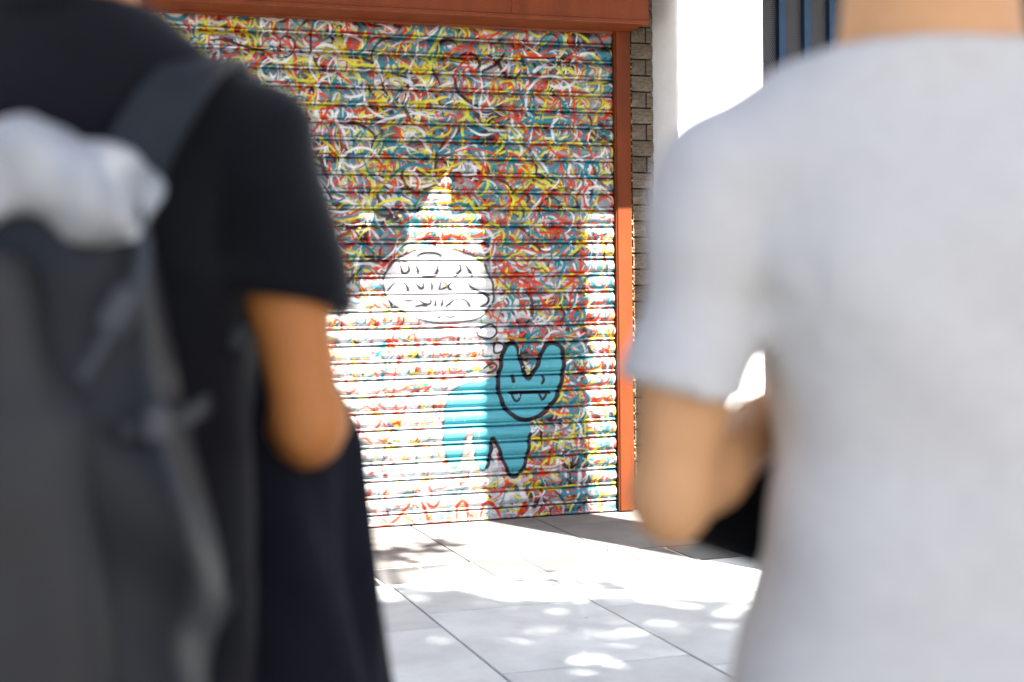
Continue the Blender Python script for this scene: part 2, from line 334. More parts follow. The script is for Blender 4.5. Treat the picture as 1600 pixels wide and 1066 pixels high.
# ------------------------------------------------------------------ spray paint laid over the shutter: a colour per vertex, worked out from brush-like strokes
MARKS = {
 'head': [(2.667, 0.802), (2.639, 0.852), (2.621, 0.915), (2.612, 0.956), (2.594, 0.996), (2.566, 1.006), (2.537, 0.99), (2.515, 0.945), (2.501, 0.874), (2.488, 0.821), (2.483, 0.767), (2.496, 0.705), (2.514, 0.655), (2.551, 0.609), (2.612, 0.57), (2.678, 0.566), (2.745, 0.594), (2.813, 0.653), (2.852, 0.723), (2.874, 0.8), (2.885, 0.872), (2.884, 0.926), (2.865, 0.98), (2.817, 1.001), (2.774, 0.987), (2.745, 0.93), (2.72, 0.867)],
 'eye1': [(2.575, 0.816), (2.575, 0.789)],
 'eye2': [(2.757, 0.81), (2.759, 0.79), (2.749, 0.772)],
 'mouth': [(2.559, 0.722), (2.623, 0.722), (2.718, 0.719), (2.796, 0.717)],
 'fang1': [(2.566, 0.713), (2.575, 0.688), (2.592, 0.674), (2.608, 0.684), (2.618, 0.709)],
 'fang2': [(2.732, 0.707), (2.741, 0.689), (2.751, 0.677), (2.767, 0.695), (2.775, 0.708)],
 'body': [(2.494, 0.805), (2.41, 0.802), (2.339, 0.795), (2.268, 0.778), (2.22, 0.751), (2.191, 0.713), (2.172, 0.663), (2.162, 0.584), (2.156, 0.505), (2.159, 0.426), (2.179, 0.357), (2.213, 0.304), (2.249, 0.331), (2.274, 0.421), (2.293, 0.499), (2.314, 0.538), (2.329, 0.498), (2.336, 0.418), (2.35, 0.337), (2.385, 0.284), (2.421, 0.328), (2.434, 0.401), (2.45, 0.467), (2.482, 0.411), (2.517, 0.317), (2.564, 0.24), (2.619, 0.272), (2.65, 0.345), (2.668, 0.436), (2.678, 0.551), (2.624, 0.645)],
 'oval': [(1.928, 1.501), (1.98, 1.526), (2.032, 1.541), (2.099, 1.551), (2.162, 1.549), (2.23, 1.54), (2.293, 1.522), (2.351, 1.504), (2.399, 1.468), (2.43, 1.415), (2.454, 1.369), (2.466, 1.312), (2.465, 1.261), (2.446, 1.22), (2.416, 1.18), (2.362, 1.148), (2.293, 1.134), (2.208, 1.128), (2.124, 1.13), (2.061, 1.143), (1.999, 1.162), (1.943, 1.193), (1.892, 1.224), (1.852, 1.265), (1.832, 1.315), (1.828, 1.37), (1.844, 1.415), (1.876, 1.462), (1.928, 1.501)],
 'in0': [(2.026, 1.506), (2.057, 1.521), (2.099, 1.523), (2.135, 1.518), (2.161, 1.505)],
 'in1': [(1.922, 1.474), (1.927, 1.439), (1.941, 1.409), (1.967, 1.414), (1.973, 1.439), (1.958, 1.469), (1.938, 1.479)],
 'in2': [(2.004, 1.458), (2.019, 1.438), (2.029, 1.408)],
 'in3': [(2.137, 1.458), (2.137, 1.432), (2.133, 1.402), (2.107, 1.39), (2.055, 1.393)],
 'in4': [(2.229, 1.457), (2.266, 1.449), (2.271, 1.426), (2.26, 1.406), (2.244, 1.391)],
 'in5': [(2.266, 1.452), (2.297, 1.451), (2.318, 1.426), (2.334, 1.405), (2.344, 1.387)],
 'in6': [(1.853, 1.315), (1.874, 1.344), (1.905, 1.362), (1.941, 1.356), (1.961, 1.333), (1.971, 1.308)],
 'in7': [(2.003, 1.363), (2.023, 1.338), (2.049, 1.322), (2.055, 1.363)],
 'in8': [(2.101, 1.362), (2.106, 1.317)],
 'in9': [(2.148, 1.316), (2.154, 1.356), (2.18, 1.351), (2.206, 1.32), (2.221, 1.31)],
 'in10': [(2.222, 1.361), (2.19, 1.331), (2.158, 1.316)],
 'in11': [(2.307, 1.36), (2.333, 1.329), (2.37, 1.308), (2.412, 1.292), (2.444, 1.282)],
 'in12': [(1.852, 1.265), (1.867, 1.24), (1.877, 1.22)],
 'in13': [(1.934, 1.264), (1.965, 1.256), (2.001, 1.263)],
 'in14': [(2.022, 1.262), (2.053, 1.242), (2.084, 1.236), (2.097, 1.254), (2.084, 1.264)],
 'in15': [(2.121, 1.258), (2.123, 1.226)],
 'in16': [(2.163, 1.258), (2.159, 1.225)],
 'in17': [(2.188, 1.222), (2.226, 1.254), (2.263, 1.264), (2.3, 1.251), (2.326, 1.22)],
 'in18': [(2.412, 1.287), (2.433, 1.267), (2.427, 1.236), (2.395, 1.216)],
 'in19': [(2.13, 1.17), (2.14, 1.16), (2.151, 1.17)],
 'in20': [(2.172, 1.169), (2.208, 1.161), (2.251, 1.173)],
 'in21': [(2.011, 1.222), (2.042, 1.229), (2.073, 1.224)],
 'bub1': [(2.418, 1.107), (2.451, 1.115), (2.478, 1.088), (2.473, 1.057), (2.44, 1.035), (2.384, 1.046), (2.362, 1.068), (2.385, 1.09), (2.418, 1.107)],
 'bub2': [(2.463, 0.991), (2.486, 1.012), (2.519, 0.998), (2.514, 0.967), (2.485, 0.95), (2.462, 0.959), (2.463, 0.991)],
 'bub3': [(2.4, 0.868), (2.447, 0.893), (2.475, 0.883), (2.465, 0.853), (2.428, 0.84)],
 'r1': [(1.73, 0.001), (1.788, 0.001), (1.863, 0.026), (1.919, 0.076), (1.955, 0.121)],
 'r2': [(2.017, 0.138), (2.051, 0.068), (2.064, -0.004)],
 'r3': [(2.045, 0.129), (2.093, 0.093), (2.129, 0.131)],
 'r4': [(2.229, 0.009), (2.234, 0.091), (2.263, 0.123), (2.291, 0.087), (2.293, 0.005)],
 'r5': [(2.368, 0.014), (2.391, 0.088), (2.427, 0.1), (2.469, 0.056), (2.49, 0.006)],
 'r6': [(2.592, 0.007), (2.644, 0.087)],
 'r7': [(2.078, -0.005), (2.148, 0.001), (2.198, 0.018)],
}

PX = 0.0026; CX0, CZ0 = -1.02, -0.02
CW, CHH = int((3.27 - CX0) / PX), int((2.96 - CZ0) / PX)
canvas = np.zeros((CHH, CW, 3), np.float32)
WHITE, RED, YEL, TEAL, BLK, MAR, GREY, LGREY = [np.array(c, np.float32) for c in ((0.80, 0.80, 0.79), (0.66, 0.055, 0.012), (0.70, 0.64, 0.045), (0.02, 0.23, 0.29), (0.012, 0.010, 0.020), (0.055, 0.012, 0.015), (0.30, 0.31, 0.32), (0.55, 0.57, 0.58))]
def blur_noise(cell):
    gy, gx = int(CHH / cell) + 3, int(CW / cell) + 3
    n = rng.random((gy, gx)).astype(np.float32)
    yy = np.arange(CHH) / cell; xx = np.arange(CW) / cell
    y0 = yy.astype(int); x0 = xx.astype(int); fy = (yy - y0)[:, None]; fx = (xx - x0)[None]
    fy = fy * fy * (3 - 2 * fy); fx = fx * fx * (3 - 2 * fx)
    a = n[y0][:, x0]; b = n[y0][:, x0 + 1]; c = n[y0 + 1][:, x0]; d = n[y0 + 1][:, x0 + 1]
    return (a * (1 - fx) + b * fx) * (1 - fy) + (c * (1 - fx) + d * fx) * fy
canvas[:] = (0.20, 0.205, 0.20)
def wash(color, cell, lo, hi, amt):
    t = np.clip((blur_noise(cell) * 0.7 + blur_noise(cell / 3) * 0.3 - lo) / (hi - lo), 0, 1)[..., None] * amt
    canvas[:] = canvas * (1 - t) + color * t
wash(GREY, 60, 0.4, 0.6, 0.8); wash(TEAL, 45, 0.55, 0.66, 0.7); wash(MAR, 40, 0.55, 0.66, 0.9); wash(WHITE, 26, 0.62, 0.75, 0.6)
def stroke(P, wd, color, alpha=1.0, soft=0.8, taper=0.0):
    """P: N x 2 wall coordinates (x, z); wd: width in metres"""
    Q = (np.asarray(P, np.float32) - (CX0, CZ0)) / PX; r = wd / PX / 2
    lo = np.floor(Q.min(0) - r - 2 - soft).astype(int); hi = np.ceil(Q.max(0) + r + 2 + soft).astype(int)
    lo = np.maximum(lo, 0); hi = np.minimum(hi, (CW, CHH))
    if (hi <= lo).any(): return
    X = np.arange(lo[0], hi[0], dtype=np.float32)[None]; Y = np.arange(lo[1], hi[1], dtype=np.float32)[:, None]
    best = np.full((Y.shape[0], X.shape[1]), 1e9, np.float32); n = len(Q) - 1
    for i in range(n):
        a, b = Q[i], Q[i + 1]; ab = b - a; L = float(ab @ ab) + 1e-6
        t = np.clip(((X - a[0]) * ab[0] + (Y - a[1]) * ab[1]) / L, 0, 1)
        d = np.sqrt((X - a[0] - t * ab[0]) ** 2 + (Y - a[1] - t * ab[1]) ** 2)
        if taper: d = d + taper * r * np.abs(2 * (i + t) / n - 1) ** 3
        np.minimum(best, d, out=best)
    al = (np.clip((r - best) / soft + 0.5, 0, 1) * alpha)[..., None]
    s = canvas[lo[1]:hi[1], lo[0]:hi[0]]; s[:] = s * (1 - al) + color * al
def fill(P, color):
    Q = (np.asarray(P, np.float32) - (CX0, CZ0)) / PX; lo = np.floor(Q.min(0)).astype(int); hi = np.ceil(Q.max(0)).astype(int)
    X, Y = np.meshgrid(np.arange(lo[0], hi[0]) + 0.5, np.arange(lo[1], hi[1]) + 0.5); ins = np.zeros(X.shape, bool)
    for i in range(len(Q)):
        a, b = Q[i], Q[(i + 1) % len(Q)]
        if a[1] == b[1]: continue
        c = ((a[1] > Y) != (b[1] > Y)) & (X < (b[0] - a[0]) * (Y - a[1]) / (b[1] - a[1]) + a[0]); ins ^= c
    s = canvas[lo[1]:hi[1], lo[0]:hi[0]]; s[ins] = color
def spline(P, n=6, closed=False):
    P = [np.array(p, float) for p in P]
    if closed: P = [P[-1]] + P + [P[0], P[1]]
    else: P = [2 * P[0] - P[1]] + P + [2 * P[-1] - P[-2]]
    o = []
    for i in range(1, len(P) - 2):
        for t in np.arange(0, 1, 1 / n):
            a, b, c, d = P[i - 1:i + 3]
            o.append(0.5 * (2 * b + (c - a) * t + (2 * a - 5 * b + 4 * c - d) * t * t + (3 * b - a - 3 * c + d) * t ** 3))
    o.append(P[-2]); return np.array(o)
def scribble(xlo, xhi, n, scale=1.0):
    zs = rng.random(n) * 2.9; xs = xlo + rng.random(n) * (xhi - xlo)
    pal = [WHITE, RED, YEL, TEAL, MAR, GREY, LGREY]; pr = np.array([0.225, 0.275, 0.20, 0.18, 0.07, 0.03, 0.02])
    for k in range(n):
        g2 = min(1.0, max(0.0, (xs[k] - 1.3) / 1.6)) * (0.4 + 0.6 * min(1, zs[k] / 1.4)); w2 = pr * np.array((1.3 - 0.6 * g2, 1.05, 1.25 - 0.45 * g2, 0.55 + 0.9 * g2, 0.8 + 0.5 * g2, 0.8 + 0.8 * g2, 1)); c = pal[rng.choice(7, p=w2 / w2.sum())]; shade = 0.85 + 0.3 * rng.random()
        L = (0.10 + 0.28 * rng.random() ** 1.5) * scale; a = rng.random() * 6.283; curv = rng.normal(0, 8.5); dc = rng.normal(0, 55)
        m = 11; p = np.zeros((m, 2)); p[0] = (xs[k], zs[k])
        for i in range(1, m):
            p[i] = p[i - 1] + (L / m) * np.array((math.cos(a), math.sin(a))); a += curv * L / m; curv += dc * L / m
        wd = (0.0068 + 0.0098 * rng.random()) * scale
        if c is GREY or c is LGREY or c is MAR or c is TEAL: wd *= 1.35
        stroke(p, wd, np.clip(c * shade, 0, 0.85), 0.82 + 0.18 * rng.random(), 1.2 + 2.2 * rng.random() ** 2, 0.7)
scribble(-1.0, 0.35, 700, 1.25); scribble(0.3, 3.24, 7000)
# larger loose loops over the top
for k in range(80):
    cx, cz = 0.4 + rng.random() * 2.8, rng.random() * 2.8; r = 0.05 + 0.10 * rng.random(); a0 = rng.random() * 6.28; sp = 1.5 + 3.3 * rng.random(); e = 0.5 + 0.6 * rng.random()
    t = np.linspace(a0, a0 + sp, 14); rot = rng.random() * 3
    x = r * np.cos(t); z = r * e * np.sin(t)
    stroke(np.stack([cx + x * math.cos(rot) - z * math.sin(rot), cz + x * math.sin(rot) + z * math.cos(rot)], 1), 0.008 + 0.009 * rng.random(), (WHITE, RED, YEL, RED, TEAL, WHITE)[k % 6], 0.95, 1.0, 0.5)
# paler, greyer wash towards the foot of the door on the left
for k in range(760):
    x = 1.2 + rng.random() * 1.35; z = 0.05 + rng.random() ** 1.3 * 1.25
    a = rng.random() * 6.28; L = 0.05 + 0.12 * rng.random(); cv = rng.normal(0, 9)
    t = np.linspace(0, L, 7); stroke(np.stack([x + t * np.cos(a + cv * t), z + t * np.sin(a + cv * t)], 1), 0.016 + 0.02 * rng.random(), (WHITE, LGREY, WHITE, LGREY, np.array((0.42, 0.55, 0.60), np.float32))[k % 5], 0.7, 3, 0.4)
for k in range(300):
    x = 1.2 + rng.random() * 1.35; z = 0.05 + rng.random() * 1.25
    a = rng.random() * 6.28; L = 0.05 + 0.13 * rng.random(); cv = rng.normal(0, 9)
    t = np.linspace(0, L, 7); stroke(np.stack([x + t * np.cos(a + cv * t), z + t * np.sin(a + cv * t)], 1), 0.008 + 0.009 * rng.random(), (RED, RED, YEL, TEAL, RED, LGREY)[k % 6], 0.8, 1.6, 0.7)
INK = np.array((0.022, 0.016, 0.028), np.float32)
# creature with two rounded ears, the bubble and its scrawl
BLUE = np.array((0.10, 0.42, 0.49), np.float32)
bd = spline(MARKS['body'], 5, True); fill(bd, BLUE)
bo = spline(MARKS['body'], 5); stroke(bo[5:100], 0.013, INK, 0.55, 1.4); stroke(bo[98:-8], 0.022, INK, 0.97, 1.2)
hd = spline(MARKS['head'], 5, True); fill(hd, BLUE); stroke(hd, 0.027, INK, 1, 1.2)
for k, wd in (('eye1', 0.024), ('eye2', 0.017), ('mouth', 0.020), ('fang1', 0.0145), ('fang2', 0.0145)): stroke(spline(MARKS[k], 4), wd, INK, 1, 1)
ov = spline(MARKS['oval'], 4, True); old = canvas.copy(); fill(ov, np.array((0.80, 0.80, 0.81), np.float32)); canvas[:] = canvas * 0.86 + old * 0.14; stroke(ov, 0.0135, INK, 0.85, 1.3)
for k in range(22): stroke(spline(MARKS['in%d' % k], 5), 0.0145, INK, 0.95, 1.1, 0.3)
for k in ('bub1', 'bub2'):
    b = spline(MARKS[k], 4, True); fill(b, np.array((0.72, 0.72, 0.72), np.float32)); stroke(b, 0.011, INK, 1, 1)
stroke(spline(MARKS['bub3'], 5), 0.013, INK, 0.9, 1)
for k in range(1, 8): stroke(spline(MARKS['r%d' % k], 6), 0.021, RED, 0.95, 1.6, 0.3)
# paint drips and pin-prick overspray
for k in range(160):
    x, z = 0.4 + rng.random() * 2.8, 0.1 + rng.random() * 2.6; stroke([(x, z), (x + 0.001, z - 0.02 - 0.05 * rng.random())], 0.004, (WHITE, RED, TEAL, INK, YEL)[k % 5], 0.7, 0.8)
for k in range(300):
    x, z = 0.4 + rng.random() * 2.8, rng.random() * 2.8; stroke([(x, z), (x + 0.002, z)], 0.004 + 0.004 * rng.random(), (WHITE, WHITE, INK, LGREY)[k % 4], 0.8, 0.8)
def sample(x, z):
    u = np.clip((x - CX0) / PX - 0.5, 0, CW - 1.01); v = np.clip((z - CZ0) / PX - 0.5, 0, CHH - 1.01)
    i = u.astype(int); j = v.astype(int); f = (u - i)[..., None]; g_ = (v - j)[..., None]
    return (canvas[j, i] * (1 - f) + canvas[j, i + 1] * f) * (1 - g_) + (canvas[j + 1, i] * (1 - f) + canvas[j + 1, i + 1] * f) * g_

# ------------------------------------------------------------------ roller shutter
sh = empty('roller_shutter', (1.1, WY, 0)); sh.location = (0, 0, 0)
tag(sh, 'closed roller shutter covered in multicoloured graffiti with orange brown frame and hood', 'shutter')
PITCH_S = 0.0944; ZL = 2.7055
xs = np.concatenate([np.arange(-0.98, 0.36, 0.012), np.arange(0.36, 3.2145, 0.0042), [3.2155]])
prof = []                                       # (height above the slat's lower line, y offset; minus is towards the street)
prof += [(0.0, 0.022), (0.0045, 0.021), (0.006, 0.002)]
for t in np.linspace(0, 1, 6): prof.append((0.006 + 0.0145 * t, 0.001 - 0.0085 * math.sin(math.pi * t) ** 0.7))
prof += [(0.0225, 0.007), (0.0245, 0.006)]
for t in np.linspace(0.02, 0.98, 15): prof.append((0.0245 + 0.0675 * t, 0.006 - 0.022 * math.sin(math.pi * t) ** 0.62))
prof += [(0.0930, 0.012), (0.0944, 0.022)]
prof = np.array(prof)
def painted_strip(name, pr, z0):
    nz, nx = len(pr), len(xs)
    wob = 0.0012 * np.sin(xs * 2.1 + z0 * 17) + 0.0007 * np.sin(xs * 7.3 + z0 * 31)
    X = np.repeat(xs[None], nz, 0); Z = z0 + pr[:, :1] + 0 * X; Yv = WY + pr[:, 1:] + wob[None]
    end = np.clip((xs - 3.198) / 0.0175, 0, 1) ** 2 * 0.012; Yv = Yv + end[None]
    V = np.stack([X, Yv, Z], -1).reshape(-1, 3); i = np.arange(nx - 1); j = np.arange(nz - 1)[:, None]; q = j * nx + i
    Q = np.stack([q, q + 1, q + nx + 1, q + nx], -1).reshape(-1, 4)
    o = np_mesh(name, V, Q, M['paint'], sh)
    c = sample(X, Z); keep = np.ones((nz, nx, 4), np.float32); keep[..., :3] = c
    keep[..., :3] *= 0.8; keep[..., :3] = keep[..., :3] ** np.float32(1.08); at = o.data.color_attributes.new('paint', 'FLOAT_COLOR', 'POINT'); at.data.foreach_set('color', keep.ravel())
    return o
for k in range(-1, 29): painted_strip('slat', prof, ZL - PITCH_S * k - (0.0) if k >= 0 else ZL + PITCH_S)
zb = ZL - PITCH_S * 28
bar = np.array([(0.006 - zb, 0.02), (0.006 - zb, -0.012), (0.016 - zb, -0.014), (0.018 - zb, -0.004)] + [(a - zb, -0.004) for a in np.linspace(0.022, zb - 0.004, 10)] + [(-0.002, 0.004), (0, 0.012)])
painted_strip('bottom_bar', bar, zb)
MB().box(-0.99, 3.21, WY + 0.03, WY + 0.04, 0.0, 2.9).build('backing', M['dark'], sh)
for a, b in ((3.2225, 3.312), (-1.06, -0.985)):
    MB().box(a, b, 7.662, 7.775, 0.006, 2.80, 0.004).build('guide_rail', M['rust'], sh)
MB().box(3.2165, 3.2215, 7.672, 7.775, 0.006, 2.80).build('rail_lip', M['rust'], sh)
V = []; hp = [(7.735, 2.786), (7.69, 2.786), (7.685, 2.798), (7.425, 2.803), (7.425, 2.792), (7.398, 2.792), (7.395, 2.796), (7.395, 2.812), (7.402, 2.816), (7.402, 2.965), (7.735, 2.965)]
for x in (-1.08, 3.314): V += [(x, y, z) for y, z in hp]
n = len(hp); F = [tuple(range(n)), tuple(range(2 * n - 1, n - 1, -1))] + [(i + n, (i + 1) % n + n, (i + 1) % n, i) for i in range(n)]
hood = mesh_obj('hood', V, F, M['rust'], sh)
for x in (-0.2, 1.15, 2.5): MB().box(x, x + 0.045, 7.399, 7.4015, 2.818, 2.963).build('seam', M['rust'], hood)
for x in np.arange(-0.9, 3.3, 0.42): MB().tube([(x, 7.4015, 2.94), (x, 7.397, 2.94)], 0.006, 8).build('rivet', M['rust'], hood)

# ------------------------------------------------------------------ tall pylon on the footway, right behind the grey-shirted person
py = empty('sign_pylon', (3.935, 4.66, 0)); tag(py, 'tall charcoal steel pylon behind the neck of the person in grey', 'pylon')
MB().box(-0.295, 0.295, -0.08, 0.08, 0.04, 7.2, 0.008).build('shaft', M['pylon'], py)
MB().box(-0.36, 0.36, -0.16, 0.16, 0.0, 0.04, 0.006).build('base_plate', M['pylon'], py)
for i in (-1, 1):
    for j in (-1, 1): MB().tube([(i * 0.33, j * 0.125, 0.04), (i * 0.33, j * 0.125, 0.062)], 0.014, 6).build('bolt', M['buckle'], py)

# ------------------------------------------------------------------ solid modelling by distance fields, meshed with surface nets
def seg(P, a, b, ra, rb=None):
    a = np.array(a, np.float32); b = np.array(b, np.float32); ab = b - a; rb = ra if rb is None else rb
    t = np.clip(((P - a) @ ab) / max(float(ab @ ab), 1e-9), 0, 1)
    return np.sqrt((((P - a) - t[..., None] * ab) ** 2).sum(-1)) - (ra + t * (rb - ra))
def ell(P, c, r):
    q = (P - np.array(c, np.float32)); r = np.array(r, np.float32)
    k0 = np.sqrt(((q / r) ** 2).sum(-1)) + 1e-6; k1 = np.sqrt(((q / r ** 2) ** 2).sum(-1)) + 1e-6
    return k0 * (k0 - 1) / k1
def rbox(P, c, h, r, rot=None):
    q = P - np.array(c, np.float32)
    if rot is not None: q = q @ np.array(rot, np.float32)
    q = np.abs(q) - (np.array(h, np.float32) - r)
    return np.sqrt((np.maximum(q, 0) ** 2).sum(-1)) + np.minimum(q.max(-1), 0) - r
def smin(a, b, k):
    h = np.clip(0.5 + 0.5 * (b - a) / k, 0, 1); return b + (a - b) * h - k * h * (1 - h)
def column(P, tab, e=2.4):
    """stack of rounded sections: rows (z, half width, half depth, centre x, centre y)"""
    tab = np.array(tab, np.float32); z = np.clip(P[..., 2], tab[0, 0], tab[-1, 0]); f = [np.interp(z, tab[:, 0], tab[:, i]) for i in range(1, 5)]
    k = (np.abs((P[..., 0] - f[2]) / f[0]) ** e + np.abs((P[..., 1] - f[3]) / f[1]) ** e) ** (1 / e)
    d = (k - 1) * np.minimum(f[0], f[1]); dz = np.maximum(tab[0, 0] - P[..., 2], P[..., 2] - tab[-1, 0])
    return np.where(dz > 0, np.sqrt(np.maximum(d, 0) ** 2 + dz ** 2), np.maximum(d, -np.minimum(P[..., 2] - tab[0, 0], tab[-1, 0] - P[..., 2]) * 1.0 - 0.02))
def snet(f, lo, hi, h):
    ax = [np.arange(lo[i], hi[i] + h, h, dtype=np.float32) for i in range(3)]
    G = np.stack(np.meshgrid(*ax, indexing='ij'), -1); v = f(G).astype(np.float32); s = v < 0
    nx, ny, nz = v.shape; acc = np.zeros((nx - 1, ny - 1, nz - 1, 3), np.float32); cnt = np.zeros((nx - 1, ny - 1, nz - 1), np.float32); faces = []
    E = []
    for a in range(3):
        sl0 = [slice(None)] * 3; sl1 = [slice(None)] * 3; sl0[a] = slice(0, -1); sl1[a] = slice(1, None); sl0, sl1 = tuple(sl0), tuple(sl1)
        I = np.argwhere(s[sl0] != s[sl1]); A = tuple(I.T); J = I.copy(); J[:, a] += 1; B = tuple(J.T)
        t = v[A] / (v[A] - v[B]); p = G[A] + t[:, None] * (G[B] - G[A]); b, c = (a + 1) % 3, (a + 2) % 3
        ids = []
        for db, dc in ((-1, -1), (0, -1), (0, 0), (-1, 0)):
            K = I.copy(); K[:, b] += db; K[:, c] += dc
            ok = (K >= 0).all(1) & (K < np.array(cnt.shape)).all(1); Kc = tuple(K[ok].T)
            np.add.at(acc, Kc, p[ok]); np.add.at(cnt, Kc, 1); ids.append((K, ok))
        okall = np.logical_and.reduce([o for _, o in ids]); E.append((a, [K for K, _ in ids], okall, s[A]))
    m = cnt > 0; idx = np.full(cnt.shape, -1, np.int64); idx[m] = np.arange(m.sum()); V = acc[m] / cnt[m][:, None]
    for a, Ks, ok, sg in E:
        q = np.stack([idx[tuple(K[ok].T)] for K in Ks], 1); sgn = sg[ok]; q[~sgn] = q[~sgn][:, ::-1]; faces.append(q)
    return V, np.concatenate(faces)
def solid(name, f, lo, hi, h, material, parent):
    V, Q = snet(f, lo, hi, h); return np_mesh(name, V, Q, M[material], parent)
def fold(P, amp, k, ph=0.0):
    """soft directional creases"""
    k = np.array(k, np.float32); return amp * np.sin(P @ k + ph + 1.7 * np.sin(P @ (k[[1, 2, 0]] * 0.6) + ph * 2))
def unit(v): v = np.array(v, float); return v / np.linalg.norm(v)
def hand_parts(w, d, side, curl, spread=0.0, thumb=(0.6, 0.5)):
    """segments (a, b, ra, rb) of a hand: wrist w, pointing d, thumb on side"""
    w = np.array(w, float); d = unit(d); side = unit(np.array(side, float) - d * np.dot(side, d)); n = np.cross(d, side) * 1.0
    S = [(w, w + d * 0.03, 0.026, 0.027)]
    lens = [(0.043, 0.025, 0.02), (0.047, 0.029, 0.021), (0.043, 0.027, 0.02), (0.034, 0.02, 0.018)]
    for i in range(4):
        o = 0.030 - 0.020 * i; kn = w + d * (0.092 - 0.004 * abs(i - 1)) + side * o
        S.append((w + d * 0.025 + side * o * 0.7, kn, 0.0155, 0.0105)); p = kn; a = 0.15; c = curl[i] if hasattr(curl, '__len__') else curl
        for j, L in enumerate(lens[i]):
            a += c * (0.55, 1.0, 0.7)[j]; q = p + (d * math.cos(a) + n * math.sin(a) + side * spread * (1.5 - i) * 0.1) * L
            S.append((p, q, 0.0098 - 0.001 * j, 0.0088 - 0.001 * j)); p = q
    b = w + d * 0.022 + side * 0.022; t1 = unit(d * 0.6 + side * 0.75 + n * thumb[0] * 0.5); m1 = b + t1 * 0.042
    t2 = unit(d * 0.85 + side * 0.25 + n * thumb[0]); m2 = m1 + t2 * 0.034; t3 = unit(d * 0.85 - side * 0.1 + n * thumb[1]); m3 = m2 + t3 * 0.027
    S += [(b, m1, 0.0165, 0.0125), (m1, m2, 0.0118, 0.0105), (m2, m3, 0.0105, 0.008)]
    return S
def hand_field(P, S):
    r = None
    for a, b, ra, rb in S:
        d = seg(P, a, b, ra, rb); r = d if r is None else smin(r, d, 0.006)
    return r
def head_field(P, c, neck):
    c = np.array(c, np.float32)
    d = ell(P, c + (0, -0.012, 0.03), (0.076, 0.096, 0.092))
    d = smin(d, ell(P, c + (0, 0.035, -0.045), (0.056, 0.062, 0.072)), 0.03)
    d = smin(d, ell(P, c + (0, 0.075, -0.085), (0.026, 0.022, 0.02)), 0.025)
    d = smin(d, seg(P, c + (0, 0.085, 0.02), c + (0, 0.112, -0.02), 0.009, 0.014), 0.012)
    for sx in (-1, 1):
        d = smin(d, ell(P, c + (sx * 0.079, -0.008, -0.005), (0.009, 0.02, 0.032)), 0.008)
        d = np.maximum(d, -ell(P, c + (sx * 0.031, 0.098, 0.008), (0.016, 0.014, 0.011)))
        d = smin(d, ell(P, c + (sx * 0.032, 0.078, 0.026), (0.024, 0.012, 0.008)), 0.012)
    d = np.maximum(d, -seg(P, c + (-0.022, 0.107, -0.053), c + (0.022, 0.107, -0.053), 0.004))
    return smin(d, seg(P, neck, c + (0, -0.005, -0.03), 0.062, 0.056), 0.03)

